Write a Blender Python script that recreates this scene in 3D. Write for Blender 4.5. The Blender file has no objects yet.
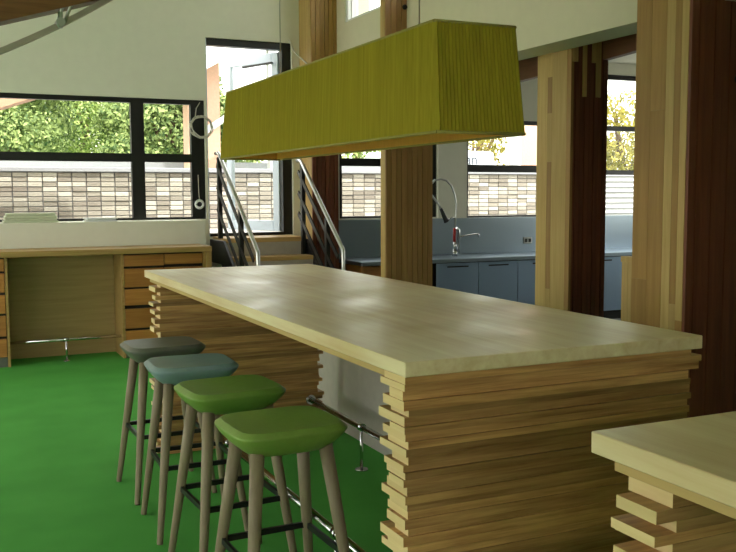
import bpy, bmesh, math, random
from mathutils import Vector, Matrix
random.seed(7)
SC = bpy.context.scene
COL = SC.collection

# ------------------------------------------------------------------ camera
F_PX, YAW, PITCH, ROLL, CAM_H = 923.35, 0.4377, 0.0890, -0.0041, 1.485
fw = Vector((math.sin(YAW)*math.cos(PITCH), math.cos(YAW)*math.cos(PITCH), -math.sin(PITCH)))
rt0 = Vector((math.cos(YAW), -math.sin(YAW), 0)); up0 = rt0.cross(fw)
rt = rt0*math.cos(ROLL) + up0*math.sin(ROLL); up = -rt0*math.sin(ROLL) + up0*math.cos(ROLL)
cd = bpy.data.cameras.new('camera'); cam = bpy.data.objects.new('camera', cd); COL.objects.link(cam)
cd.sensor_width = 36.0; cd.lens = F_PX/736*36.0; cd.clip_start = .02; cd.clip_end = 300
cam.matrix_world = Matrix(((rt.x, up.x, -fw.x, 0), (rt.y, up.y, -fw.y, 0), (rt.z, up.z, -fw.z, CAM_H), (0, 0, 0, 1)))
SC.camera = cam

# ------------------------------------------------------------------ sky, sun, exposure
SUN_EL, SUN_AZ = math.radians(60), math.radians(202)      # compass azimuth, +Y north: sun stands behind the camera
w = bpy.data.worlds.new('sky'); SC.world = w; w.use_nodes = True
nt = w.node_tree; nt.nodes.clear()
sky = nt.nodes.new('ShaderNodeTexSky'); sky.sky_type = 'NISHITA'; sky.sun_disc = False
sky.sun_elevation = SUN_EL; sky.sun_rotation = SUN_AZ; sky.air_density = 1.0; sky.dust_density = 3.0; sky.ozone_density = 1.0
hz = nt.nodes.new('ShaderNodeMixRGB'); hz.blend_type = 'MIX'; hz.inputs[0].default_value = .6
hz.inputs[2].default_value = (10, 9.5, 8.3, 1)                # thin bright overcast veil, even over the whole sky
bg = nt.nodes.new('ShaderNodeBackground'); bg.inputs[1].default_value = .22
wo = nt.nodes.new('ShaderNodeOutputWorld')
nt.links.new(sky.outputs[0], hz.inputs[1]); nt.links.new(hz.outputs[0], bg.inputs[0]); nt.links.new(bg.outputs[0], wo.inputs[0])
sl = bpy.data.lights.new('sun', 'SUN'); sl.energy = 1.95; sl.angle = math.radians(2.0); sl.color = (1, .95, .86)
so = bpy.data.objects.new('sun', sl); COL.objects.link(so)
sd = Vector((math.sin(SUN_AZ)*math.cos(SUN_EL), math.cos(SUN_AZ)*math.cos(SUN_EL), math.sin(SUN_EL)))
so.rotation_euler = sd.to_track_quat('Z', 'Y').to_euler(); so.location = (0, -6, 12)
SC.view_settings.view_transform = 'Standard'; SC.view_settings.look = 'None'
SC.view_settings.gamma = 1.0; SC.view_settings.use_curve_mapping = False
SC.view_settings.exposure = 1.56
try:
    SC.cycles.max_bounces = 10; SC.cycles.diffuse_bounces = 6; SC.cycles.transparent_max_bounces = 24
    SC.cycles.use_denoising = True; SC.cycles.sample_clamp_indirect = 6.0; SC.cycles.caustics_reflective = False
except Exception:
    pass

# ------------------------------------------------------------------ materials
def lin(c):
    r = []
    for v in c:
        v /= 255.0
        r.append(v/12.92 if v <= .04045 else ((v+.055)/1.055)**2.4)
    return tuple(r) + (1,)
def newmat(name):
    m = bpy.data.materials.new(name); m.use_nodes = True
    n = m.node_tree.nodes; b = n.get('Principled BSDF')
    return m, m.node_tree, b
def setin(b, **k):
    for a, v in k.items():
        a = a.replace('_', ' ')
        if a in b.inputs: b.inputs[a].default_value = v
def ramp(t, stops):
    r = t.nodes.new('ShaderNodeValToRGB'); e = r.color_ramp.elements
    while len(e) < len(stops): e.new(.5)
    for i, (p, c) in enumerate(stops): e[i].position = p; e[i].color = c
    return r
def tex_map(t, scale, coord='Object', loc=None):
    c = t.nodes.new('ShaderNodeTexCoord'); m = t.nodes.new('ShaderNodeMapping'); m.inputs['Scale'].default_value = scale
    t.links.new(c.outputs[coord], m.inputs['Vector'])
    return m
def bump(t, b, h, strength, dist=.002):
    n = t.nodes.new('ShaderNodeBump'); n.inputs['Strength'].default_value = strength; n.inputs['Distance'].default_value = dist
    t.links.new(h, n.inputs['Height']); t.links.new(n.outputs[0], b.inputs['Normal'])
def plain(name, col, rough=.5, metal=0.0, noise=.06, nscale=6, spec=.5, bmp=0):
    m, t, b = newmat(name); c = lin(col)
    mp = tex_map(t, (nscale,)*3); nz = t.nodes.new('ShaderNodeTexNoise'); nz.inputs['Detail'].default_value = 4
    t.links.new(mp.outputs[0], nz.inputs['Vector'])
    lo = tuple(max(0, v*(1-noise)) for v in c[:3]) + (1,); hi = tuple(min(1, v*(1+noise)) for v in c[:3]) + (1,)
    r = ramp(t, [(.3, lo), (.7, hi)]); t.links.new(nz.outputs['Fac'], r.inputs[0]); t.links.new(r.outputs[0], b.inputs['Base Color'])
    setin(b, Roughness=rough, Metallic=metal, Specular_IOR_Level=spec)
    if bmp: bump(t, b, nz.outputs['Fac'], bmp)
    return m
def wood(name, dark, light, axis='X', rough=.45, grain=1.0, tone=.0, blotch=.0, knots=False, spec=.4, scale=1.0, polish=False):
    """streaky wood, the grain running along axis; tone = spread of lightness from piece to piece"""
    m, t, b = newmat(name)
    s = {'X': (1.2, 22, 22), 'Y': (22, 1.2, 22), 'Z': (22, 22, 1.2)}[axis]
    s = tuple(v*scale for v in s)
    oi = t.nodes.new('ShaderNodeObjectInfo')
    tc = t.nodes.new('ShaderNodeTexCoord'); off = t.nodes.new('ShaderNodeVectorMath'); off.operation = 'ADD'
    mul = t.nodes.new('ShaderNodeMath'); mul.operation = 'MULTIPLY'; mul.inputs[1].default_value = 37.0
    cmb = t.nodes.new('ShaderNodeCombineXYZ')
    t.links.new(oi.outputs['Random'], mul.inputs[0])
    for i in range(3): t.links.new(mul.outputs[0], cmb.inputs[i])
    t.links.new(tc.outputs['Object'], off.inputs[0]); t.links.new(cmb.outputs[0], off.inputs[1])
    mp = t.nodes.new('ShaderNodeMapping'); mp.inputs['Scale'].default_value = s; t.links.new(off.outputs[0], mp.inputs['Vector'])
    n1 = t.nodes.new('ShaderNodeTexNoise'); n1.inputs['Scale'].default_value = 1.6; n1.inputs['Detail'].default_value = 6; n1.inputs['Roughness'].default_value = .62
    n1.inputs['Distortion'].default_value = .25
    t.links.new(mp.outputs[0], n1.inputs['Vector'])
    n2 = t.nodes.new('ShaderNodeTexNoise'); n2.inputs['Scale'].default_value = 2.3*scale; n2.inputs['Detail'].default_value = 3
    t.links.new(off.outputs[0], n2.inputs['Vector'])
    mix = t.nodes.new('ShaderNodeMixRGB'); mix.inputs[0].default_value = blotch
    t.links.new(n1.outputs['Fac'], mix.inputs[1]); t.links.new(n2.outputs['Fac'], mix.inputs[2])
    d, l = lin(dark), lin(light)
    r = ramp(t, [(.5-.22/grain, d), (.5+.22/grain, l)]); t.links.new(mix.outputs[0], r.inputs[0])
    last = r.outputs[0]
    if tone:
        hs = t.nodes.new('ShaderNodeHueSaturation'); mr = t.nodes.new('ShaderNodeMapRange')
        mr.inputs['To Min'].default_value = 1-tone; mr.inputs['To Max'].default_value = 1+tone
        t.links.new(oi.outputs['Random'], mr.inputs['Value']); t.links.new(mr.outputs[0], hs.inputs['Value'])
        t.links.new(last, hs.inputs['Color']); last = hs.outputs[0]
    t.links.new(last, b.inputs['Base Color'])
    setin(b, Roughness=rough, Specular_IOR_Level=spec)
    if polish:                                              # worn varnish: shiny and dull patches
        n3 = t.nodes.new('ShaderNodeTexNoise'); n3.inputs['Scale'].default_value = 2.8; n3.inputs['Detail'].default_value = 5
        t.links.new(tc.outputs['Object'], n3.inputs['Vector'])
        rr = t.nodes.new('ShaderNodeMapRange'); rr.inputs['From Min'].default_value = .3; rr.inputs['From Max'].default_value = .7
        rr.inputs['To Min'].default_value = rough-.08; rr.inputs['To Max'].default_value = rough+.10
        t.links.new(n3.outputs['Fac'], rr.inputs['Value']); t.links.new(rr.outputs[0], b.inputs['Roughness'])
    bump(t, b, n1.outputs['Fac'], .12, .001)
    return m
def steel(name, col, rough=.25, axis=None):
    m, t, b = newmat(name); setin(b, Metallic=1.0, Roughness=rough); b.inputs['Base Color'].default_value = lin(col)
    if axis:
        mp = tex_map(t, {'X': (2, 160, 160), 'Z': (160, 160, 2)}[axis]); nz = t.nodes.new('ShaderNodeTexNoise'); t.links.new(mp.outputs[0], nz.inputs['Vector'])
        rr = t.nodes.new('ShaderNodeMapRange'); rr.inputs['To Min'].default_value = rough-.08; rr.inputs['To Max'].default_value = rough+.10
        t.links.new(nz.outputs['Fac'], rr.inputs['Value']); t.links.new(rr.outputs[0], b.inputs['Roughness'])
    return m
def glass():
    m, t, b = newmat('window_glass'); t.nodes.remove(b)
    out = t.nodes['Material Output']; tr = t.nodes.new('ShaderNodeBsdfTransparent'); gl = t.nodes.new('ShaderNodeBsdfGlossy')
    tr.inputs[0].default_value = (.97, .985, .975, 1); gl.inputs['Roughness'].default_value = .02
    fr = t.nodes.new('ShaderNodeFresnel'); fr.inputs[0].default_value = 1.25; mx = t.nodes.new('ShaderNodeMixShader')
    ge = t.nodes.new('ShaderNodeNewGeometry'); iv = t.nodes.new('ShaderNodeMath'); iv.operation = 'SUBTRACT'; iv.inputs[0].default_value = 1.0
    ml = t.nodes.new('ShaderNodeMath'); ml.operation = 'MULTIPLY'                # reflect on the outer faces only
    t.links.new(ge.outputs['Backfacing'], iv.inputs[1]); t.links.new(iv.outputs[0], ml.inputs[0]); t.links.new(fr.outputs[0], ml.inputs[1])
    t.links.new(ml.outputs[0], mx.inputs[0]); t.links.new(tr.outputs[0], mx.inputs[1]); t.links.new(gl.outputs[0], mx.inputs[2]); t.links.new(mx.outputs[0], out.inputs[0])
    return m
def carpet():
    m, t, b = newmat('green_carpet'); mp = tex_map(t, (1, 1, 1))
    n1 = t.nodes.new('ShaderNodeTexNoise'); n1.inputs['Scale'].default_value = 420; n1.inputs['Detail'].default_value = 3
    n2 = t.nodes.new('ShaderNodeTexNoise'); n2.inputs['Scale'].default_value = 2.5; n2.inputs['Detail'].default_value = 4
    for n in (n1, n2): t.links.new(mp.outputs[0], n.inputs['Vector'])
    mx = t.nodes.new('ShaderNodeMixRGB'); mx.inputs[0].default_value = .35; t.links.new(n1.outputs['Fac'], mx.inputs[1]); t.links.new(n2.outputs['Fac'], mx.inputs[2])
    r = ramp(t, [(.3, lin((66, 138, 56))), (.7, lin((92, 172, 78)))]); t.links.new(mx.outputs[0], r.inputs[0]); t.links.new(r.outputs[0], b.inputs['Base Color'])
    setin(b, Roughness=.95, Specular_IOR_Level=.15); bump(t, b, n1.outputs['Fac'], .5, .003)
    return m
def leafmat(name, dark, light):
    m, t, b = newmat(name); g = t.nodes.new('ShaderNodeNewGeometry')
    r = ramp(t, [(0, lin(dark)), (1, lin(light))]); t.links.new(g.outputs['Random Per Island'], r.inputs[0]); t.links.new(r.outputs[0], b.inputs['Base Color'])
    setin(b, Roughness=.6, Specular_IOR_Level=.3)
    tl = t.nodes.new('ShaderNodeBsdfTranslucent'); t.links.new(r.outputs[0], tl.inputs[0]); mx = t.nodes.new('ShaderNodeMixShader'); mx.inputs[0].default_value = .3
    t.links.new(b.outputs[0], mx.inputs[1]); t.links.new(tl.outputs[0], mx.inputs[2]); t.links.new(mx.outputs[0], t.nodes['Material Output'].inputs[0])
    return m
def fabric(name, col, trans, streak=.18):
    m, t, b = newmat(name); c = lin(col)
    mp = tex_map(t, (60, 60, .6)); nz = t.nodes.new('ShaderNodeTexNoise'); nz.inputs['Scale'].default_value = 1; nz.inputs['Detail'].default_value = 3; t.links.new(mp.outputs[0], nz.inputs['Vector'])
    r = ramp(t, [(.3, tuple(v*(1-streak) for v in c[:3])+(1,)), (.7, tuple(min(1, v*(1+streak)) for v in c[:3])+(1,))])
    t.links.new(nz.outputs['Fac'], r.inputs[0]); t.links.new(r.outputs[0], b.inputs['Base Color']); setin(b, Roughness=.8, Specular_IOR_Level=.2)
    tl = t.nodes.new('ShaderNodeBsdfTranslucent'); tl.inputs[0].default_value = c; mx = t.nodes.new('ShaderNodeMixShader'); mx.inputs[0].default_value = trans
    t.links.new(b.outputs[0], mx.inputs[1]); t.links.new(tl.outputs[0], mx.inputs[2]); t.links.new(mx.outputs[0], t.nodes['Material Output'].inputs[0])
    return m
M = {
 'paint': plain('white_wall_paint', (226, 226, 212), .7, noise=.02, nscale=2),
 'creamdim': plain('cream_paint_dimmed', (210, 205, 180), .7, noise=.02, nscale=2),  # cream hue, also darkened to stand in for weaker light on the bulkhead
 'ceil': plain('ceiling_paint', (226, 226, 214), .8, noise=.02, nscale=2),
 'carpet': carpet(),
 'top': wood('pale_table_top', (198, 168, 116), (236, 224, 186), 'Y', .36, 1.25, 0, .5, spec=.6, scale=.7, polish=True),
 'topedge': wood('pale_table_edge', (204, 190, 144), (220, 208, 168), 'Y', .5, .8),
 'underlay': wood('yellow_under_layer', (176, 146, 88), (200, 170, 112), 'Y', .5, .8),
 'plank': wood('stacked_oak_plank', (134, 92, 50), (208, 164, 106), 'X', .5, 1.25, .36, .25, scale=1.5),
 'plankend': wood('stacked_plank_end', (206, 178, 122), (224, 200, 148), 'Y', .6, .8, .1),
 'pale': wood('pale_column_board', (166, 136, 78), (196, 168, 108), 'Z', .5, .9, .14, .2),
 'gold': wood('golden_column_board', (140, 104, 48), (174, 136, 74), 'Z', .5, .9, .1, .3),
 'paled': wood('brown_inlay_board', (138, 104, 58), (160, 126, 76), 'Z', .5, .9, .1),
 'red': wood('red_cedar_slat', (86, 44, 26), (122, 68, 42), 'Z', .5, .9, .16),
 'brown': wood('brown_cedar_slat', (142, 106, 62), (166, 126, 80), 'Z', .5, .9, .08),
 'beam': wood('brown_beam', (104, 68, 34), (138, 96, 54), 'X', .5, .9),
 'beamy': wood('kitchen_beam', (92, 58, 34), (120, 80, 50), 'Y', .5, .9),
 'drawer': wood('rustic_drawer_front', (140, 86, 34), (196, 138, 70), 'X', .5, .8, .14, .3),
 'desk': wood('desk_oak', (150, 118, 66), (178, 146, 90), 'X', .5, .9, .04),
 'deskpanel': wood('desk_back_oak', (150, 124, 78), (172, 146, 96), 'X', .55, .9),
 'tread': wood('stair_tread_oak', (178, 142, 88), (200, 166, 110), 'X', .45, .9),
 'leg': wood('grey_beige_leg', (118, 104, 82), (144, 130, 104), 'Z', .55, .9, .03),
 'shadow': plain('dark_gap', (34, 26, 18), .8),
 'black': plain('black_metal', (16, 17, 18), .4, noise=.1),
 'frame': plain('black_window_frame', (18, 20, 20), .4, noise=.1),
 'white': plain('white_lacquer', (225, 228, 228), .4, noise=.02),
 'doorw': plain('pale_blue_door_paint', (206, 220, 232), .4, noise=.02),
 'chrome': steel('chrome', (205, 205, 205), .12),
 'steel': steel('brushed_steel', (158, 172, 184), .34, 'X'),
 'steeld': steel('brushed_steel_door', (158, 180, 206), .36, 'Z'),
 'rail': steel('satin_steel', (190, 192, 190), .28),
 'grey': plain('grey_panel_paint', (172, 164, 154), .6, noise=.05, nscale=3),
 'greyd': plain('grey_plinth', (92, 98, 86), .6),
 'glass': glass(),
 'vinyl': plain('grey_vinyl_floor', (116, 116, 118), .5),
 'green': plain('moss_green_seat', (118, 146, 66), .42, noise=.05, nscale=9, spec=.4, bmp=.05),
 'green2': plain('leaf_green_seat', (110, 142, 62), .42, noise=.05, nscale=9, spec=.4, bmp=.05),
 'blue': plain('slate_blue_seat', (120, 142, 144), .42, noise=.04, nscale=9, spec=.4, bmp=.05),
 'olive': plain('dark_grey_seat', (92, 94, 84), .42, noise=.05, nscale=9, spec=.4, bmp=.05),
 'shade': fabric('pleated_green_shade', (170, 157, 48), .22),
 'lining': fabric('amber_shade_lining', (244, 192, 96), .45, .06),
 'piping': plain('shade_piping', (150, 140, 70), .7),
 'block': None,
 'coping': plain('grey_coping', (150, 152, 158), .7, bmp=.1),
 'pave': plain('pale_paving', (170, 168, 160), .9),
 'grass': plain('far_grass', (92, 120, 60), .95, noise=.3),
 'leafa': leafmat('bright_leaf', (64, 98, 44), (196, 212, 130)),
 'leafb': leafmat('deep_leaf', (58, 88, 46), (172, 190, 118)),
 'leafc': leafmat('yellow_leaf', (110, 110, 44), (190, 176, 92)),
 'bark': plain('bark', (92, 74, 54), .9, noise=.3, nscale=14),
 'pink': plain('pink_render', (206, 166, 142), .8),
 'cream': plain('cream_siding', (176, 178, 178), .6),
 'van': plain('white_van_paint', (225, 230, 238), .3, noise=.01),
 'ink': plain('dark_lettering', (66, 70, 84), .6),
 'red_paint': plain('red_enamel', (170, 34, 28), .35),
 'paper': plain('pale_green_card', (196, 202, 176), .8, noise=.03),
 'paperw': plain('white_paper', (222, 226, 226), .8, noise=.02),
 'cable': plain('pale_cable', (196, 194, 184), .5),
}
def blockmat():
    m, t, b = newmat('split_stone_block'); oi = t.nodes.new('ShaderNodeObjectInfo'); g = t.nodes.new('ShaderNodeNewGeometry')
    mp = tex_map(t, (5, 5, 14)); nz = t.nodes.new('ShaderNodeTexNoise'); nz.inputs['Detail'].default_value = 5; t.links.new(mp.outputs[0], nz.inputs['Vector'])
    ad = t.nodes.new('ShaderNodeMath'); ad.operation = 'ADD'; t.links.new(oi.outputs['Random'], ad.inputs[0]); t.links.new(g.outputs['Random Per Island'], ad.inputs[1])
    fr = t.nodes.new('ShaderNodeMath'); fr.operation = 'FRACT'; t.links.new(ad.outputs[0], fr.inputs[0])
    mx = t.nodes.new('ShaderNodeMixRGB'); mx.inputs[0].default_value = .45; t.links.new(fr.outputs[0], mx.inputs[1]); t.links.new(nz.outputs['Fac'], mx.inputs[2])
    r = ramp(t, [(.15, lin((118, 110, 102))), (.5, lin((152, 146, 136))), (.85, lin((196, 192, 182)))]); t.links.new(mx.outputs[0], r.inputs[0])
    t.links.new(r.outputs[0], b.inputs['Base Color']); setin(b, Roughness=.9); bump(t, b, nz.outputs['Fac'], .5, .01)
    return m
M['block'] = blockmat()

# ------------------------------------------------------------------ helpers
def link(name, me, parent=None, loc=(0, 0, 0)):
    o = bpy.data.objects.new(name, me); COL.objects.link(o); o.location = loc
    if parent: o.parent = parent
    return o
def tag(o, label=None, cat=None, group=None, kind=None):
    if label: o['label'] = label
    if cat: o['category'] = cat
    if group: o['group'] = group
    if kind: o['kind'] = kind
    return o
def thing(name, label, cat, loc=(0, 0, 0), group=None):
    o = bpy.data.objects.new(name, None); COL.objects.link(o); o.location = loc; o.empty_display_size = .1
    return tag(o, label, cat, group)
def struct(o): o['kind'] = 'structure'; return o
BOXF = [(0, 3, 2, 1), (4, 5, 6, 7), (0, 1, 5, 4), (1, 2, 6, 5), (2, 3, 7, 6), (3, 0, 4, 7)]
class MB:
    def __init__(s): s.v = []; s.f = []; s.smooth = []; s.mi = []
    def add(s, vs, fs, smooth=False, mi=0):
        o = len(s.v); s.v += [tuple(v) for v in vs]; s.f += [tuple(i+o for i in f) for f in fs]; s.smooth += [smooth]*len(fs); s.mi += [mi]*len(fs); return s
    def box(s, x0, x1, y0, y1, z0, z1, mi=0):
        return s.add([(x0, y0, z0), (x1, y0, z0), (x1, y1, z0), (x0, y1, z0), (x0, y0, z1), (x1, y0, z1), (x1, y1, z1), (x0, y1, z1)], BOXF, False, mi)
    def bar(s, a, b, wx, wz, upv=(0, 0, 1)):
        a, b = Vector(a), Vector(b); d = (b-a).normalized(); u = Vector(upv); sd_ = d.cross(u).normalized(); u = sd_.cross(d).normalized()
        vs = [p + sd_*i*wx/2 + u*j*wz/2 for p in (a, b) for i, j in ((-1, -1), (1, -1), (1, 1), (-1, 1))]
        return s.add(vs, BOXF)
    def tube(s, pts, r, n=12, caps=True):
        pts = [Vector(p) for p in pts]; rs = r if isinstance(r, (list, tuple)) else [r]*len(pts)
        vs = []; fs = []; ref = None
        for i, p in enumerate(pts):
            d = (pts[min(i+1, len(pts)-1)] - pts[max(i-1, 0)]).normalized()
            if ref is None: ref = Vector((0, 0, 1)) if abs(d.z) < .9 else Vector((1, 0, 0))
            a = d.cross(ref).normalized(); b_ = a.cross(d).normalized(); ref = b_
            for k in range(n):
                t_ = 2*math.pi*k/n; vs.append(p + (a*math.cos(t_) + b_*math.sin(t_))*rs[i])
        for i in range(len(pts)-1):
            for k in range(n):
                k2 = (k+1) % n; fs.append((i*n+k, i*n+k2, (i+1)*n+k2, (i+1)*n+k))
        o0 = len(s.v); s.add(vs, fs, True)
        if caps:
            s.f += [tuple(o0+k for k in range(n))[::-1], tuple(o0+(len(pts)-1)*n+k for k in range(n))]; s.smooth += [False]*2; s.mi += [0]*2
        return s
    def prism_y(s, poly, y0, y1, mi=0):          # poly in (x, z)
        n = len(poly); vs = [(x, y0, z) for x, z in poly] + [(x, y1, z) for x, z in poly]
        fs = [tuple(range(n)), tuple(range(2*n-1, n-1, -1))] + [(i, i+n, (i+1) % n+n, (i+1) % n) for i in range(n)]
        return s.add(vs, fs, False, mi)
    def prism_x(s, poly, x0, x1, mi=0):          # poly in (y, z)
        n = len(poly); vs = [(x0, y, z) for y, z in poly] + [(x1, y, z) for y, z in poly]
        fs = [tuple(range(n)), tuple(range(2*n-1, n-1, -1))] + [(i, i+n, (i+1) % n+n, (i+1) % n) for i in range(n)]
        return s.add(vs, fs, False, mi)
    def build(s, name, mat, parent=None, bevel=0, seg=1, loc=(0, 0, 0)):
        me = bpy.data.meshes.new(name); me.from_pydata(s.v, [], s.f)
        mats = mat if isinstance(mat, (list, tuple)) else [mat]
        for m_ in mats: me.materials.append(m_)
        me.polygons.foreach_set('use_smooth', s.smooth); me.polygons.foreach_set('material_index', s.mi)
        bm = bmesh.new(); bm.from_mesh(me); bmesh.ops.recalc_face_normals(bm, faces=bm.faces)
        if bevel: bmesh.ops.bevel(bm, geom=bm.edges[:], offset=bevel, segments=seg, affect='EDGES', profile=.5)
        bm.to_mesh(me); bm.free(); me.update()
        return link(name, me, parent, loc)
def box(name, mat, b, parent=None, bevel=0, seg=1): return MB().box(*b).build(name, mat, parent, bevel, seg)
def copy_tree(o, parent=None):
    c = o.copy(); COL.objects.link(c); c.parent = parent
    for ch in list(o.children): copy_tree(ch, c)
    return c

# ------------------------------------------------------------------ room shell
BW = 9.2                                                    # inner plane of the back wall
struct(box('floor', M['carpet'], (-3.2, 4.07, -3.2, BW+.22, -.1, 0)))
struct(box('floor', M['vinyl'], (4.07, 9.7, -3.2, BW+.22, -.1, 0)))
def wall_y(name, x0, x1, z0, z1, y0, y1, holes):
    """wall in an XZ plane with rectangular holes (x0,x1,z0,z1)"""
    xs = sorted({x0, x1, *[h[0] for h in holes], *[h[1] for h in holes]}); mb = MB()
    for a, b in zip(xs, xs[1:]):
        cuts = sorted([(h[2], h[3]) for h in holes if h[0] <= a+1e-6 and h[1] >= b-1e-6]); z = z0
        for c in cuts:
            if c[0] > z: mb.box(a, b, y0, y1, z, c[0])
            z = c[1]
        if z < z1: mb.box(a, b, y0, y1, z, z1)
    return struct(mb.build(name, M['paint']))
def wall_x(name, x0, x1, y0, y1, z0, z1, holes, mat='paint'):
    ys = sorted({y0, y1, *[h[0] for h in holes], *[h[1] for h in holes]}); mb = MB()
    for a, b in zip(ys, ys[1:]):
        cuts = sorted([(h[2], h[3]) for h in holes if h[0] <= a+1e-6 and h[1] >= b-1e-6]); z = z0
        for c in cuts:
            if c[0] > z: mb.box(x0, x1, a, b, z, c[0])
            z = c[1]
        if z < z1: mb.box(x0, x1, a, b, z, z1)
    return struct(mb.build(name, M[mat]))
H_CEIL = 4.2
BKX0, BKX1, BKZ = 3.80, 4.073, 2.488
W1 = (-2.6, 2.50, 1.235, 2.425); DOOR = (2.52, 3.44, 1.055, 3.05); W2 = (3.97, 5.19, 1.215, 2.36); W3 = (5.57, 7.2, 1.20, 2.335); W4 = (7.5, 8.9, 1.155, 2.94)
wall_y('wall_back', -3.2, BKX1, 0, H_CEIL, BW, BW+.22, [W1, DOOR, (W2[0], BKX1, W2[2], W2[3])])
wall_y('wall_back', BKX1, 9.7, 0, 3.15, BW, BW+.22, [(BKX1, W2[1], W2[2], W2[3]), W3, W4])
wall_y('wall_front', -3.2, 9.7, 0, 3.15, -3.2, -3.0, [(-2.4, .6, .9, 2.6)])
wall_x('wall_left', -3.2, -3.0, -3.0, BW, 0, H_CEIL, [(.4, 5.2, .25, 2.1), (5.6, 8.95, .25, 3.8)])
wall_y('wall_front', -3.2, BKX1, 3.15, H_CEIL, -3.2, -3.0, [])
wall_x('wall_right', 9.5, 9.7, -3.0, BW, 0, 3.15, [(5.2, 8.2, 1.2, 2.5)])
wall_x('wall_kitchen', BKX0, BKX1, -3.0, BW, BKZ, H_CEIL, [(4.6, 7.2, 3.19, 3.95), (7.42, 8.64, 3.19, 3.95)], 'creamdim')
struct(box('ceiling', M['ceil'], (-3.2, BKX1, -3.2, BW+.22, H_CEIL, H_CEIL+.15)))
tag(box('ceiling', M['ceil'], (BKX1, 9.7, -3.2, BW+.22, 3.08, 3.15)), kind='structure')
# white parapet ledge under the long window
struct(box('trim_1', M['paint'], (-2.98, 2.41, 8.9, BW, 0, 1.232), bevel=.004))

def window(name, rect, y, vm, hm, fr=.05, depth=.07, mat='frame', label=None, right=None, axis='Y'):
    """frame, mullions and one glass pane per light; vm / hm lists of (centre, width)"""
    x0, x1, z0, z1 = rect
    o = bpy.data.objects.new(name, None); COL.objects.link(o); struct(o)
    def B(nm, m_, a0, a1, c0, c1, d0, d1):
        b = (a0, a1, y+d0, y+d1, c0, c1) if axis == 'Y' else (y+d0, y+d1, a0, a1, c0, c1)
        return box(nm, M[m_], b, o)
    fr_r = right or fr
    B('frame', mat, x0, x0+fr, z0, z1, 0, depth); B('frame', mat, x1-fr_r, x1, z0, z1, 0, depth)
    B('frame', mat, x0+fr, x1-fr_r, z1-fr, z1, 0, depth); B('frame', mat, x0+fr, x1-fr_r, z0, z0+.022, 0, depth)
    zs = [z0+.022] + [v for c, w_ in hm for v in (c-w_/2, c+w_/2)] + [z1-fr]
    xs = [x0+fr] + [v for c, w_ in vm for v in (c-w_/2, c+w_/2)] + [x1-fr_r]
    for c, w_ in vm: B('mullion', mat, c-w_/2, c+w_/2, z0+.022, z1-fr, 0, depth)
    for i in range(0, len(xs), 2):
        for c, w_ in hm: B('transom', mat, xs[i], xs[i+1], c-w_/2, c+w_/2, .003, depth-.003)
        for j in range(0, len(zs), 2):
            B('pane', 'glass', xs[i], xs[i+1], zs[j], zs[j+1], depth*.45, depth*.45+.006)
    return o
window('window_1', W1, BW+.03, [(-1.15, .12), (.42-.02, .12), (1.834, .125)], [(1.846, .082)], fr=.045, right=.135)
window('window_2', W2, BW+.05, [], [(1.828, .085)], fr=.05, right=.06)
window('window_3', W3, BW+.05, [], [(1.772, .085)], fr=.045)
window('window_4', W4, BW+.05, [], [(2.283, .06), (1.736, .06)], fr=.055)
window('window_5', (4.6, 7.2, 3.19, 3.95), 3.81, [(5.9, .07)], [], axis='X')
window('window_6', (7.42, 8.64, 3.19, 3.95), 3.81, [(8.50, .02)], [], axis='X', mat='white')
window('window_7', (.4, 5.2, .25, 2.1), -3.12, [(2.0, .07), (3.6, .07)], [], axis='X')
window('window_8', (5.6, 8.95, .25, 3.8), -3.12, [(7.25, .07)], [(2.3, .07)], axis='X')
window('added_window_9', (5.2, 8.2, 1.2, 2.5), 9.55, [(6.7, .07)], [], axis='X')  # unseen window, added to light the kitchen
window('added_window_10', (-2.4, .6, .9, 2.6), -3.12, [(-.9, .07)], [])  # unseen window behind the camera, added to brighten camera-facing sides

# ------------------------------------------------------------------ outside the back wall
struct(box('ground_paving', M['pave'], (-6, 14, BW+.22, 12.0, .85, 1.03)))
struct(box('ground_far', M['grass'], (-60, 80, 12.3, 90, .2, .4)))
struct(box('ground_side', M['pave'], (-40, -3.2, -30, 12.0, -.2, -.05)))
struct(box('ground_east', M['pave'], (9.7, 40, -3.2, 9.4, -.2, -.05)))
struct(box('ground_front', M['pave'], (-3.2, 40, -30, -3.2, -.2, -.05)))
# stack-bonded slim block wall
gw = thing('garden_wall', 'pale slim-block garden wall outside the long window', 'garden wall', (0, 12, 0))
box('wall_core', M['coping'], (-4, 9.4, .035, .30, .4, 1.77), gw)
box('coping', M['coping'], (-4, 9.45, -.04, .34, 1.77, 1.825), gw, bevel=.006)
bw_, bh_ = .174, .0605
def blockmesh(w_, h_, d_, j):
    r = random.Random(j); mb = MB(); dy = r.uniform(-.008, .008)
    mb.box(0, w_-.012, dy, .04, 0, h_-.009); o = mb.build('brick', M['block'], None, .004); me = o.data; bpy.data.objects.remove(o); return me
bmeshes = [blockmesh(bw_, bh_, .04, j) for j in range(6)]
rest = MB()
nb = 0
for i in range(-23, 54):
    for j in range(0, 15):
        x = i*bw_; z = 1.77 - (j+1)*bh_
        seen = j < 10 and (.5 < x < 3.45 or 3.45 < x < 4.75 or 5.0 < x < 6.0 or 7.2 < x < 8.5) and nb < 300
        if seen:
            o = link('brick', random.choice(bmeshes), gw, (x, 0, z)); nb += 1
        else:
            dy = random.uniform(-.008, .008); rest.box(x, x+bw_-.012, dy, .04, z, z+bh_-.009)
ro = rest.build('brick_courses', M['block'], gw); ro['kind'] = 'stuff'
ev = thing('roof_eave', 'pinkish sloping roof eave outside the top of the long window', 'roof', (0, 10.6, 0))
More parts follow.
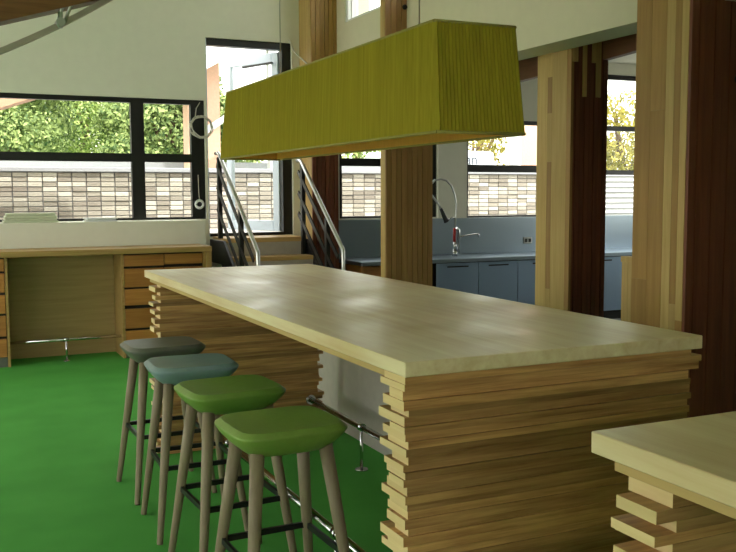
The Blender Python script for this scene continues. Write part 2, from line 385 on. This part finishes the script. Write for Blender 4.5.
MB().prism_y([(-3.0, 1.60), (.66, 2.40), (1.14, 2.57), (1.14, 3.1), (-3.0, 3.1)], 0, .5).build('eave_board', M['pink'], ev)
# low rendered wall beyond
struct(box('wall_boundary', M['coping'], (-30, 9.2, 15.2, 15.4, .4, 2.02)))

def tree(name, label, base, blobs, n, size, mat, seed, group=None):
    r = random.Random(seed); t = thing(name, label, 'tree', base, group)
    mb = MB()
    tot = sum(b[3]**2 for b in blobs)
    for bx_, by_, bz_, br in blobs:
        for _ in range(int(n*br*br/tot)):
            d = Vector((r.gauss(0, 1), r.gauss(0, 1), r.gauss(0, 1))).normalized(); q = br*(r.uniform(.62, 1.05))
            p = Vector((bx_, by_, bz_)) + Vector((d.x*q, d.y*q, d.z*q*.85))
            nrm = (d + Vector((r.gauss(0, .5), r.gauss(0, .5), r.gauss(0, .5)))).normalized()
            a = nrm.orthogonal().normalized(); a.rotate(Matrix.Rotation(r.uniform(0, 6.28), 3, nrm)); b_ = nrm.cross(a); s = size*r.uniform(.6, 1.3)
            mb.add([p-a*s, p-b_*s*.5+nrm*s*.12, p+a*s, p+b_*s*.5+nrm*s*.12], [(0, 1, 2, 3)])
    f = mb.build('foliage', mat, t); f['kind'] = 'stuff'
    tb = MB(); top = max(blobs, key=lambda b: b[2])
    tb.tube([(0, 0, 0), (.05, .03, .8), (0, 0, 1.6), (top[0]*.5, top[1]*.5, top[2])], [.16, .13, .11, .04], 8)
    for b in blobs[:5]: tb.tube([(0, 0, 1.3), (b[0]*.5, b[1]*.5, (1.3+b[2])/2), (b[0], b[1], b[2])], [.06, .045, .02], 6)
    tb.build('trunk', M['bark'], t)
    return t
def crown(seed, R, h, n=9):
    r = random.Random(seed); out = [(0, 0, h, R*.75)]
    for k in range(n):
        a = 6.28*k/n + r.uniform(-.3, .3); q = R*r.uniform(.45, .8); out.append((math.cos(a)*q, math.sin(a)*q, h + R*r.uniform(-.7, .6), R*r.uniform(.35, .55)))
    return out
TREES = [(-2.7, 19.0, 1.5, 3.0, 'leafa', 'broad light-green tree at the outer end of the row beyond the wall'),
         (.9, 18.2, 1.6, 2.9, 'leafb', 'dull green tree showing in the long window beside the roof slope'),
         (3.3, 22.4, 2.0, 3.2, 'leafa', 'bright green leafy tree in the middle of the long window'),
         (4.05, 17.6, 1.25, 2.3, 'leafb', 'deep green tree behind the narrow window light'),
         (5.75, 20.2, .75, 1.9, 'leafa', 'small bright tree showing beside the open glazed door'),
         (9.9, 22.0, 1.7, 2.3, 'leafa', 'light green tree behind the kitchen window next to the stair')]
for k, (x, y, R, h, mt, lb) in enumerate(TREES):
    tree('tree', lb, (x, y, .4), crown(k+11, R, h), 26000 if k < 4 else 6000, .048, M[mt], k+40, 'trees beyond the garden wall')
tree('tree', 'thin yellowish tree behind the white van', (11.3, 18.4, .4), crown(61, 1.1, 2.3), 2600, .05, M['leafc'], 71)
tree('tree', 'yellow-green tree rising above the white louvred shed', (15.0, 17.6, .4), crown(66, 1.35, 2.2, 11), 5000, .06, M['leafc'], 73)
# pink neighbouring building seen through the door
nbld = thing('neighbour_house', 'pale pink rendered house with a white sloping eave outside the door', 'house', (0, 14.4, .4))
box('wall', M['pink'], (3.64, 4.16, 0, .3, 0, 3.2), nbld)
MB().prism_y([(3.2, 2.62), (5.6, 4.0), (5.6, 4.2), (3.2, 2.84)], -.5, .5).build('roof', M['white'], nbld)
MB().bar((3.75, -.3, 2.0), (5.2, -.3, 2.95), .07, .09).build('brace', M['cream'], nbld)
box('post', M['cream'], (4.86, 4.98, -.35, -.23, 0, 3.4), nbld)
hb = thing('neighbour_house', 'peach coloured house wall behind the kitchen sink window', 'house', (0, 15.5, .4))
box('wall', M['pink'], (10.62, 12.6, 0, .3, 0, 3.0), hb); box('corner_board', M['white'], (10.54, 10.62, -.02, .25, 0, 3.0), hb)
# white van beyond the boundary wall
vn = thing('van', 'white van roof with dark lettering outside the kitchen sink window', 'van', (0, 16, .4))
box('body', M['van'], (8.2, 10.36, 0, 1.7, .35, 1.93), vn, .09, 3)
for wx in (8.7, 9.8):
    for wy in (.06, 1.5): MB().tube([(wx, wy, .34), (wx, wy+.2, .34)], .34, 20).build('wheel', M['black'], vn)
tx = bpy.data.curves.new('lettering', 'FONT'); tx.body = 'man'; tx.size = .30; tx.extrude = .004; tx.materials.append(M['ink'])
tob = bpy.data.objects.new('text_source', tx); COL.objects.link(tob); tme = bpy.data.meshes.new_from_object(tob.evaluated_get(bpy.context.evaluated_depsgraph_get())); bpy.data.objects.remove(tob)
to = link('lettering', tme, vn); to.location = (9.42, -.004, 1.66); to.rotation_euler = (math.pi/2, 0, 0)
# white boarded shed
sh = thing('shed', 'white shed clad in horizontal boards behind the tall kitchen window', 'shed', (0, 12.6, .4))
box('wall_core', M['cream'], (10.0, 13.2, .05, 1.6, 0, 1.42), sh)
for k in range(16):
    z = .02 + k*.09
    MB().prism_x([(-.02, z), (.05, z), (.05, z+.084), (.04, z+.084)], 9.98, 13.22).build('board', M['cream'], sh)

# ------------------------------------------------------------------ open glazed door
dr = bpy.data.objects.new('door_1', None); COL.objects.link(dr); struct(dr)
y = BW+.04
box('frame', M['doorw'], (2.52, 2.54, y, y+.1, 1.055, 3.05), dr); box('frame', M['frame'], (3.34, 3.44, y, y+.1, 1.055, 3.05), dr)
box('frame', M['frame'], (2.54, 3.34, y, y+.1, 2.98, 3.05), dr); box('threshold', M['black'], (2.54, 3.34, y-.03, y+.12, 1.055, 1.085), dr)
leaf = bpy.data.objects.new('door_leaf', None); COL.objects.link(leaf); leaf.parent = dr; leaf.location = (3.33, y+.1, 0); leaf.rotation_euler.z = math.radians(-62)
for b in ((-.09, 0, 0, .05, 1.09, 2.97), (-.78, -.70, 0, .05, 1.09, 2.97), (-.70, -.09, 0, .05, 1.09, 1.20), (-.70, -.09, 0, .05, 2.87, 2.97)):
    box('leaf_frame', M['doorw'], b, leaf, .004)
box('pane', M['glass'], (-.70, -.09, .022, .028, 1.20, 2.87), leaf)
MB().bar((-.05, -.03, 2.86), (-.45, -.06, 2.84), .03, .02).build('door_closer', M['black'], leaf)

# ------------------------------------------------------------------ columns
def board_column(name, label, x0, x1, y0, y1, z1, nslat, slatm, sideboards, zsplit=None, group='timber columns along the kitchen'):
    """side face (-X) of upright boards, front face (-Y) of upright slats"""
    t = thing(name, label, 'column', (x0, y0, 0), group)
    w_, d = x1-x0, y1-y0
    box('core', M['shadow'], (.02, w_, .02, d-.002, 0, z1), t)
    p = (w_-.0)/nslat
    for k in range(nslat):
        box('slat', M[slatm], (k*p+.002, (k+1)*p-.003, 0 if k % 2 else .004, .024, 0, zsplit or z1), t)
        if zsplit: box('slat', M['gold'], (k*p+.002, (k+1)*p-.003, 0 if k % 2 else .004, .024, zsplit+.002, z1), t)
    for (a, b, zc, m1, m2) in sideboards:                   # a..b along Y, split at heights zc
        zs = [0]+list(zc)+[z1]
        a = max(a, .025)
        for q in range(len(zs)-1):
            box('board', M[m1 if q % 2 == 0 else m2], (0, .022, a+.001, b-.001, zs[q]+.0005, zs[q+1]-.0005), t)
    return t
board_column('timber_column', 'reddish slatted column against the back wall beside the open door', 3.52, 3.81, 8.85, BW, H_CEIL, 6, 'red', [(0, .12, (), 'pale', 'pale'), (.12, .348, (), 'pale', 'pale')], zsplit=2.45)
c1 = board_column('timber_column', 'plain brown column between the stair and the kitchen sink', 3.595, 4.065, 7.3, 7.41, H_CEIL, 9, 'brown', [(0, .055, (), 'pale', 'pale'), (.055, .11, (1.3,), 'pale', 'pale')])
MB().tube([(.183, -.012, 3.1), (.183, .01, 3.1)], .022, 16).build('bolt_cap', M['black'], c1)
c3 = board_column('timber_column', 'wide dark red slatted column at the picture edge behind the table', 3.58, 4.60, 3.687, 4.111, H_CEIL-.002, 19, 'red',
    [(0, .075, (.80,), 'gold', 'pale'), (.075, .122, (.885,), 'pale', 'gold'), (.122, .185, (), 'pale', 'pale'), (.185, .30, (1.93,), 'gold', 'gold'), (.30, .422, (1.0,), 'gold', 'gold')])
MB().tube([(.33, -.02, 2.085), (.33, .01, 2.085)], .028, 16).build('bolt_cap', M['black'], c3)
t2 = thing('timber_column', 'pale boarded column with interlocking comb joint at its top', 'column', (4.075, 5.336, 0), 'timber columns along the kitchen')
TOP2 = 3.078
box('core', M['shadow'], (.02, .325, .02, .40, 0, TOP2), t2)
for k in range(8):
    p = .325/8
    box('slat', M['red'], (k*p+.002, (k+1)*p-.003, 0 if k % 2 else .004, .024, 0, TOP2), t2)
for a, b, z0, z1 in ((.010, .055, 2.40, TOP2), (.098, .132, 2.16, TOP2), (.177, .213, 2.40, TOP2), (.213, .257, 2.16, TOP2)):
    box('comb_tongue', M['pale'], (a, b, -.004, .003, z0, z1), t2)
for a, b, zc, m1, m2 in ((0, .05, (), 'paled', 'pale'), (.05, .22, (), 'pale', 'pale'), (.22, .275, (.78, 1.71, 2.06, 2.32), 'pale', 'paled'), (.275, .402, (), 'pale', 'pale')):
    zs = [0]+list(zc)+[TOP2]
    for q in range(len(zs)-1): box('board', M[m1 if q % 2 == 0 else m2], (0, .022, a+.001, b-.001, zs[q]+.0005, zs[q+1]-.0005), t2)
# beam under the kitchen bulkhead
kb = thing('kitchen_beam', 'brown timber beam running behind the white bulkhead into the kitchen columns', 'beam', (4.34, 0, 0))
MB().prism_x([(5.745, 2.43), (5.95, 2.405), (6.4, 2.39), (7.2, 2.40), (7.9, 2.42), (7.9, 2.75), (5.745, 2.75)], 0, .06).build('beam_length', M['beamy'], kb)
MB().prism_x([(4.12, 2.46), (4.95, 2.442), (5.33, 2.425), (5.33, 2.75), (4.12, 2.75)], .0, .06).build('beam_length', M['beamy'], kb)
# half-height boarded screen behind the wide column
lw = thing('low_screen', 'waist-high pale board screen tucked behind the wide red column', 'screen', (3.6, 4.116, 0))
for k in range(2): box('board', M['pale'], (0, .04, k*.05+.001, k*.05+.049, 0, 1.085), lw)
box('cap_rail', M['pale'], (-.004, .06, 0, .105, 1.085, 1.118), lw)

# ------------------------------------------------------------------ roof timbers top left
rb = thing('roof_truss', 'brown curved roof beam with slim steel tie at the ceiling', 'beam', (0, 5.0, 0))
def lower(x): return 2.33 + .30*(x-.332) + .02*(x-.332)**2
xs = [-3.0 + .3*k for k in range(0, 23)]
poly = [(x, lower(x)) for x in xs] + [(x, min(lower(x)+.42, H_CEIL)) for x in reversed(xs)]
MB().prism_y(poly, -.07, .07).build('beam', M['beam'], rb)
tie = [(x, 2.193 + .47*(x-.327) + .17*(x-.327)**2) for x in [-1.2+.12*k for k in range(0, 26)]]
mb = MB()
for a, b in zip(tie, tie[1:]): mb.bar((a[0], -.02, a[1]), (b[0], -.02, b[1]), .05, .028)
mb.build('tie_bar', M['grey'], rb)
for dx in (-.012, .02):
    MB().tube([(.612+dx, -.05, 2.352), (.71+dx*1.5, -.05, 2.62)], .009, 10).build('rod', M['rail'], rb)
MB().tube([(.612, -.085, 2.347), (.612, .0, 2.347)], .022, 14).build('clevis', M['rail'], rb)
MB().tube([(.612, -.06, 2.32), (.612, -.06, 2.40)], .012, 10).build('turnbuckle', M['rail'], rb)

# ------------------------------------------------------------------ stair to the door
st = thing('staircase', 'short oak and black steel stair climbing to the open glazed door', 'stair', (0, 0, 0))
X0, X1 = 2.54, 3.40
rise, go, yl = 1.055/6, .235, 8.75
for k in range(1, 6):
    zt = 1.055 - k*rise; yn = yl - k*go
    box('tread', M['tread'], (X0+.02, X1-.02, yn-.02, yn+go, zt-.04, zt), st, .003)
    box('riser', M['grey'], (X0+.02, X1-.02, yn+go-.012, yn+go, zt, zt+rise-.04), st)
box('riser', M['grey'], (X0+.02, X1-.02, yl-5*go+.0, yl-5*go+.012, 0, rise-.04), st)
box('landing', M['tread'], (X0+.02, X1-.02, yl-.02, BW-.003, 1.055-.045, 1.055), st, .003)
for xx in (X0, X1):
    MB().prism_x([(yl-5*go-.05, 0), (yl-5*go-.05, .16), (yl-.03, 1.03), (BW-.003, 1.03), (BW-.003, .8), (yl+.05, .8), (yl-5*go+.25, 0)], xx-.012, xx+.012).build('stringer', M['black'], st)
def railing(name, x, label, ya, za, yb, zb, posts):
    t = thing(name, label, 'railing', (x, 0, 0), 'stair handrails')
    s = (zb-za)/(yb-ya)
    MB().tube([(0, ya, za-.9), (0, ya, za-.008), (0, ya+.004, za), (0, ya+.014, za+.014*s)] + [(0, yb, zb), (0, yb+.05, zb+.02), (0, yb+.12, zb+.02)], .019, 12).build('handrail', M['rail'], t)
    for py, ph in posts:
        zf = max(0, min(1.055, (py-(yl-5*go))*rise/go)) if py < yl else 1.055
        box('post', M['black'], (-.008, .03, py-.025, py+.025, zf, za+(min(py, yb)-ya)*s-.02+ph), t)
    for k in range(3):
        o = .17+.21*k
        MB().bar((.0, ya+.12, za+.12*s-o), (.0, yb+.10, zb+.10*s-o), .012, .045).build('infill_bar', M['black'], t)
    return t
railing('stair_railing', 2.5, 'black stair railing with steel handrail on the desk side', 7.57, .985, 8.70, 1.86, [(8.75, 0), (8.08, -.02)])
railing('stair_railing', 3.35, 'black stair railing with steel handrail on the kitchen side', 7.69, .975, 8.72, 1.80, [(8.72, 0), (8.09, -.02)])

# ------------------------------------------------------------------ desk under the window
dk = thing('worktop', 'long oak worktop running under the window ledge', 'worktop', (0, 0, 0))
box('slab', M['desk'], (-2.9, 2.335, 8.43, 8.898, .952, 1.002), dk, .003)
box('back_panel', M['deskpanel'], (-2.9, 2.3, 8.878, 8.898, 0, .951), dk)
box('end_panel', M['desk'], (2.285, 2.333, 8.44, 8.876, 0, .951), dk)
def cabinet(x0, x1, cols, label):
    t = thing('drawer_cabinet', label, 'cabinet', (x0, 8.47, 0), 'drawer cabinets under the worktop')
    W_ = x1-x0
    box('carcass', M['shadow'], (.022, W_-.022, .03, .40, .09, .945), t)
    box('side_panel', M['desk'], (0, .022, 0, .40, .0, .949), t); box('side_panel', M['desk'], (W_-.022, W_, 0, .40, .0, .949), t)
    box('plinth', M['greyd'], (.022, W_-.022, .012, .03, 0, .085), t)
    zs = [(.838, .938), (.648, .815), (.475, .628), (.268, .448), (.095, .248)]
    cw = (W_-.044)/cols
    for c in range(cols):
        for z0, z1 in zs:
            dz = random.uniform(-.006, .006)
            d = box('drawer', M['drawer'], (.022+c*cw+.004, .022+(c+1)*cw-.004, random.uniform(-.004, .004), .028, z0+dz, z1), t, .003)
    return t
cabinet(1.505, 2.283, 2, 'rustic drawer cabinet beside the stair end of the worktop')
cabinet(-.26, .545, 2, 'rustic drawer cabinet cut by the picture edge')
fr = thing('foot_rail', 'chrome foot rail in the knee space of the worktop', 'foot rail', (0, 8.56, 0), 'chrome foot rails')
MB().tube([(.546, 0, .195), (1.504, 0, .195)], .014, 12).build('tube', M['chrome'], fr)
MB().tube([(1.02, 0, .004), (1.02, 0, .195)], .010, 12).build('post', M['chrome'], fr)
MB().tube([(1.02, 0, .0), (1.02, 0, .006)], .028, 18).build('foot_flange', M['chrome'], fr)
MB().tube([(1.0, 0, .195), (1.04, 0, .195)], .018, 12).build('bracket', M['chrome'], fr)
# things on the ledge
LZ = 1.2325
def card(name, label, cat, x0, x1, y0, y1, z0, z1, m_, group=None, slabs=2):
    t = thing(name, label, cat, (x0, y0, z0), group); h = (z1-z0)/slabs
    for k in range(slabs):
        e = .012*(k % 2)
        box('sheet_block', m_, (e, x1-x0-e, e, y1-y0, k*h+.0005, (k+1)*h-.0015), t, .002)
    return t
card('box_file', 'lower pale green flat box lying on the window ledge', 'box', .56, 1.03, 8.93, 9.17, LZ, LZ+.042, M['paper'], 'flat boxes on the ledge')
card('box_file', 'upper pale green flat box stacked on the window ledge', 'box', .575, 1.02, 8.94, 9.165, LZ+.0425, LZ+.088, M['paper'], 'flat boxes on the ledge')
card('paper_stack', 'thin stack of white paper on the window ledge', 'paper', 1.28, 1.57, 8.95, 9.16, LZ, LZ+.036, M['paperw'], None, 3)
# cable coil and pull handle by the window
cc = []
for k in range(0, 97):
    a = 2*math.pi*k/24; rr = .105 + .010*math.sin(k*.7); cc.append((2.452+rr*math.cos(a)+.006*math.sin(k*.31), 9.185-.0012*k*.5, 2.155+rr*math.sin(a)))
cl = thing('cable_coil', 'pale cable coiled and hung beside the long window', 'cable', (0, 0, 0))
MB().tube(cc, .0055, 6).build('coil', M['cable'], cl)
MB().tube([(2.40, 9.19, 2.25), (2.41, 9.185, 2.34), (2.45, 9.19, 2.40)], .005, 6).build('tail', M['cable'], cl)
ph = thing('pull_ring', 'small white ring handle hanging on a cord at the window frame', 'handle', (2.425, 9.2, 0))
MB().tube([(-.006, 0, 1.68), (-.004, -.01, 1.5), (0, -.012, 1.43)], .004, 6).build('cord', M['cable'], ph)
MB().tube([(.038*math.cos(a), -.014, 1.385+.038*math.sin(a)) for a in [2*math.pi*k/20 for k in range(21)]], .013, 8).build('ring', M['white'], ph)
cr = thing('wall_conduit', 'thin white cable slanting down from the door head', 'cable', (0, 0, 0))
MB().tube([(3.405, 9.19, 3.08), (3.46, 9.17, 2.95), (3.55, 8.83, 2.72), (3.56, 8.83, 2.6)], .008, 8).build('cable', M['cable'], cr)

# ------------------------------------------------------------------ kitchen along the back wall
KZ = .79
kt = thing('kitchen_worktop', 'long stainless steel kitchen worktop under the windows', 'worktop', (0, 0, 0))
box('slab', M['steel'], (3.90, 9.48, 8.48, 9.165, KZ-.04, KZ), kt, .004)
box('upstand', M['steel'], (3.90, 9.48, 9.165, 9.198, KZ, 1.20), kt)
def kcab(x0, x1, label, mat, n):
    t = thing('kitchen_cabinet', label, 'cabinet', (x0, 8.52, 0), 'kitchen base cabinets'); W_ = x1-x0
    box('body', M['shadow'] if mat == 'steeld' else M['drawer'], (.004, W_-.004, .025, .63, .1, KZ-.042), t); box('plinth', M['black'], (.004, W_-.004, .06, .6, 0, .1), t)
    dw = W_/n
    for k in range(n):
        d = box('door', M[mat], (k*dw+.004, (k+1)*dw-.004, 0, .022, .11, KZ-.05), t, .002)
        if mat == 'steeld':
            box('handle', M['black'], (k*dw+dw*.25, k*dw+dw*.75, -.006, -.001, KZ-.095, KZ-.08), d)
    return t
kcab(3.92, 4.72, 'wooden kitchen base cabinet left of the sink', 'drawer', 2)
kcab(4.79, 5.31, 'dull steel cabinet door directly below the tall tap', 'steeld', 1)
kcab(5.31, 5.82, 'steel cabinet right after the tap cabinet', 'steeld', 1)
kcab(5.82, 6.60, 'steel cabinet below the wall socket beside the comb-jointed column', 'steeld', 1)
kcab(6.60, 8.0, 'bluish steel cabinet below the tall kitchen window', 'steeld', 2)
sk = thing('wall_socket', 'double white wall socket on the steel splashback', 'socket', (6.33, 9.164, .885))
box('plate', M['white'], (0, .125, -.008, 0, 0, .075), sk, .003)
for k in range(2): box('outlet', M['black'], (.016+.052*k, .054+.052*k, -.0095, -.008, .016, .058), sk)
ft = thing('rinse_tap', 'tall chrome spray tap with arched hose at the sink', 'tap', (5.205, 8.85, KZ))
MB().tube([(0, 0, 0), (0, 0, .06)], .03, 16).build('base', M['chrome'], ft)
MB().tube([(0, 0, .06), (0, 0, .16)], .02, 14).build('riser', M['chrome'], ft)
MB().tube([(-.005, 0, .16), (-.005, 0, .31)], .016, 14).build('red_sleeve', M['red_paint'], ft)
MB().tube([(.05, 0, .03), (.05, 0, .29), (.02, 0, .31)], .016, 12).build('mixer_body', M['chrome'], ft)
MB().tube([(0, 0, .30), (.01, 0, .44), (.015, 0, .58), (-.005, 0, .68), (-.05, 0, .78), (-.11, 0, .835), (-.18, 0, .85), (-.26, 0, .835), (-.31, 0, .78), (-.315, 0, .72), (-.28, 0, .66), (-.22, 0, .59), (-.17, 0, .52)], .011, 10).build('spring_hose', M['rail'], ft)
MB().tube([(-.18, 0, .53), (-.14, 0, .45), (-.115, 0, .40), (-.105, 0, .385)], [.016, .024, .026, .034], 14).build('spray_head', M['black'], ft)
MB().tube([(.04, 0, .20), (.13, 0, .225), (.29, 0, .24), (.31, 0, .235), (.315, 0, .20)], .010, 10).build('spout', M['chrome'], ft)
MB().tube([(-.09, 0, .40), (-.04, 0, .43), (.0, 0, .42)], .007, 8).build('spray_holder', M['chrome'], ft)

# ------------------------------------------------------------------ stacked-plank tables
def table(name, label, x0, y0, w_, l_, seed, ends=(.034, -.016)):
    r = random.Random(seed); t = thing(name, label, 'table', (x0, y0, 0), 'stacked plank tables')
    MB().box(0, w_, 0, l_, 1.05-.040, 1.05).build('top', M['top'], t, .002)
    MB().box(.022, w_-.03, .13, l_-.04, .984, 1.0095).build('under_frame', M['underlay'], t, .001)
    for end in (0, 1):
        z = .9835 if end else 1.0092; k = 0
        while z > .004:
            h = .0255 if k == 0 and not end else min(r.choice((.0185, .0205, .0225, .026)), z)
            if z-h < .008: h = z
            out = r.choice((0, .001, .004, .009))
            jag = r.choice((.088, .10, .11)) if r.random() < .5 else r.choice((.125, .145, .165))
            if end == 0:
                xa = .02 + r.uniform(-.012, .010); ya, yb = .03+out, .03+jag
            else:
                xa = ends[k % 2 if r.random() < .85 else 0] + r.uniform(-.012, .01); ya, yb = l_-.03-.155+out*.1, l_-.03-.155+jag
            xb = w_ - .018 + (r.uniform(.02, .045) if r.random() < .36 else r.uniform(-.008, .01))
            mb = MB().box(xa, xb, ya, yb, z-h+.0006, z); mb.mi[3] = 1; mb.mi[5] = 1
            mb.build('plank', [M['plank'], M['plankend']], t)
            z -= h; k += 1
    return t
table('bar_table', 'long pale bar table on stacked-plank ends below the green lamp', 1.084, 2.092, 1.0215, 3.276, 3, (.046, .014))
table('bar_table', 'second pale plank table cut by the lower picture corner', 1.0725, 1.3307-3.276, 1.0215, 3.276, 9)
for x, lb in ((1.295, 'chrome foot rail under the long table on the stool side'), (2.03, 'chrome foot rail under the long table on the kitchen side')):
    f = thing('foot_rail', lb, 'foot rail', (x, 0, 0), 'chrome foot rails')
    MB().tube([(0, 2.28, .235), (0, 5.175, .235)], .017, 14).build('tube', M['chrome'], f)
    for yy in (2.285, 5.17): MB().tube([(0, yy-.008, .235), (0, yy+.008, .235)], .03, 18).build('end_flange', M['chrome'], f)
    for yy in (3.05, 4.43):
        MB().tube([(0, yy, .004), (0, yy, .235)], .009, 12).build('post', M['chrome'], f)
        MB().tube([(0, yy, 0), (0, yy, .006)], .035, 20).build('foot_flange', M['chrome'], f)
        MB().tube([(0, yy-.018, .235), (0, yy+.018, .235)], .022, 14).build('bracket', M['chrome'], f)
gp = thing('low_cabinet', 'low grey panelled cabinet behind the long table', 'cabinet', (2.26, 4.0, 0))
box('body', M['grey'], (0, .5, 0, 1.75, 0, .80), gp, .004); box('cabinet_top', M['grey'], (-.008, .51, -.008, 1.758, .80, .82), gp, .003)

# ------------------------------------------------------------------ stools
def superring(hx, hy, z, e, n=48):
    out = []
    for k in range(n):
        a = 2*math.pi*(k+.5)/n; c, s = math.cos(a), math.sin(a)
        out.append((hx*math.copysign(abs(c)**(2/e), c), hy*math.copysign(abs(s)**(2/e), s), z))
    return out
def make_stool():
    t = thing('bar_stool', 'x', 'stool', (0, 0, 0), 'bar stools along the long table')
    mb = MB(); n = 48; hx, hy = .194, .174
    prof = [(.0, .655, 3), (.60, .655, 3.2), (.70, .659, 3.4), (.82, .678, 4), (.94, .705, 4.6), (.992, .7225, 5), (1.0, .728, 5), (.997, .731, 5), (.99, .7325, 5), (.91, .7445, 5), (.90, .7455, 5), (.885, .7455, 5), (.86, .745, 4.8), (.5, .740, 3.5), (.0, .738, 3)]
    rings = [superring(max(s, .002)*hx, max(s, .002)*hy, z, e, n) for s, z, e in prof]
    vs = [v for r_ in rings for v in r_]; fs = []
    for i in range(len(rings)-1):
        for k in range(n):
            k2 = (k+1) % n; fs.append((i*n+k, i*n+k2, (i+1)*n+k2, (i+1)*n+k))
    mb.add(vs, fs, True); seat = mb.build('seat', M['green'], t)
    pos = {}
    for sx in (-1, 1):
        for sy in (-1, 1):
            a, b = Vector((sx*.118, sy*.098, .668)), Vector((sx*.193, sy*.205, 0)); pos[sx, sy] = (a, b)
            MB().tube([a, a.lerp(b, .35), b.lerp(a, .01), b], [.0235, .0205, .0135, .012], 16).build('leg', M['leg'], t)
    q = lambda s_: s_[0].lerp(s_[1], (.668-.312)/.668)
    for (i, j) in (((-1, -1), (-1, 1)), ((1, -1), (1, 1)), ((-1, -1), (1, -1)), ((-1, 1), (1, 1))):
        MB().bar(q(pos[i]), q(pos[j]), .013, .02).build('foot_bar', M['black'], t)
    return t
proto = make_stool()
STOOLS = [(1.01, 4.60, 2, 'olive', 'dark grey bar stool, farthest in the row of stools'),
          (1.01, 4.03, -2, 'blue', 'slate blue bar stool, second in the row from the far end'),
          (1.015, 3.45, 3, 'green2', 'green bar stool standing directly behind the nearest stool'),
          (1.005, 2.835, 2, 'green', 'green bar stool nearest to the camera in the row')]
for k, (x, y_, a, mt, lb) in enumerate(STOOLS):
    s = proto if k == 0 else copy_tree(proto)
    s.location = (x, y_, 0); s.rotation_euler.z = math.radians(a); s['label'] = lb
    for ch in s.children:
        if ch.name.split('.')[0] == 'seat':
            ch.data = ch.data.copy(); ch.data.materials[0] = M[mt]

# ------------------------------------------------------------------ pleated pendant lamp
lp = thing('pendant_lamp', 'long pleated olive-green fabric lamp hanging over the table', 'lamp', (0, 0, 0))
ZB, ZT = 1.667, 2.010
B4 = [(1.385, 2.462), (1.702, 2.462), (1.702, 4.79), (1.385, 4.79)]
T4 = [(1.396, 2.50), (1.688, 2.50), (1.688, 4.70), (1.396, 4.70)]
def pleats(bot, top, zb, zt, amp, pitch, inset=0):
    pb, pt_ = [], []
    for i in range(4):
        a, b = Vector(bot[i]), Vector(bot[(i+1) % 4]); c, d = Vector(top[i]), Vector(top[(i+1) % 4])
        n = max(2, int((b-a).length/pitch)*2); nn = Vector(((b-a).y, -(b-a).x)).normalized()
        for k in range(n):
            q = (amp if k % 2 else 0) if k else 0
            pb.append(a.lerp(b, k/n)+nn*(q-inset)); pt_.append(c.lerp(d, k/n)+nn*(q-inset))
    N = len(pb)
    return [(p.x, p.y, zb) for p in pb]+[(p.x, p.y, zt) for p in pt_], [(k, (k+1) % N, (k+1) % N+N, k+N) for k in range(N)]
vs, fs = pleats(B4, T4, ZB+.006, ZT-.004, .0055, .0128); MB().add(vs, fs).build('shade', M['shade'], lp)
ins = lambda P, d: [(P[0][0]+d, P[0][1]+d), (P[1][0]-d, P[1][1]+d), (P[2][0]-d, P[2][1]-d), (P[3][0]+d, P[3][1]-d)]
vs, fs = pleats(ins(B4, .006), ins(T4, .006), ZB+.006, ZT-.006, 0, .5); MB().add(vs, fs).build('lining', M['lining'], lp)
for P, z in ((B4, ZB+.004), (T4, ZT-.003)):
    for i in range(4):
        a, b = P[i], P[(i+1) % 4]; MB().tube([(a[0], a[1], z), (b[0], b[1], z)], .0055, 8).build('piping', M['piping'], lp)
MB().box(T4[0][0]+.012, T4[1][0]-.012, T4[0][1]+.012, T4[2][1]-.012, ZT-.014, ZT-.010).build('top_cover', M['lining'], lp)
for yy in (2.875, 4.29):
    MB().tube([(1.545, yy, ZT-.01), (1.545, yy, H_CEIL)], .0025, 6).build('suspension_wire', M['rail'], lp)
    MB().tube([(1.545, yy, ZT-.012), (1.545, yy, ZT+.015)], .01, 10).build('wire_grip', M['rail'], lp)
    MB().bar((T4[0][0]+.01, yy, ZT-.02), (T4[1][0]-.01, yy, ZT-.02), .012, .012).build('cross_bar', M['rail'], lp)
for yy in (2.7, 3.7): MB().tube([(1.55, yy, ZT-.09), (1.55, yy+.9, ZT-.09)], .014, 12).build('fluorescent_tube', M['white'], lp)
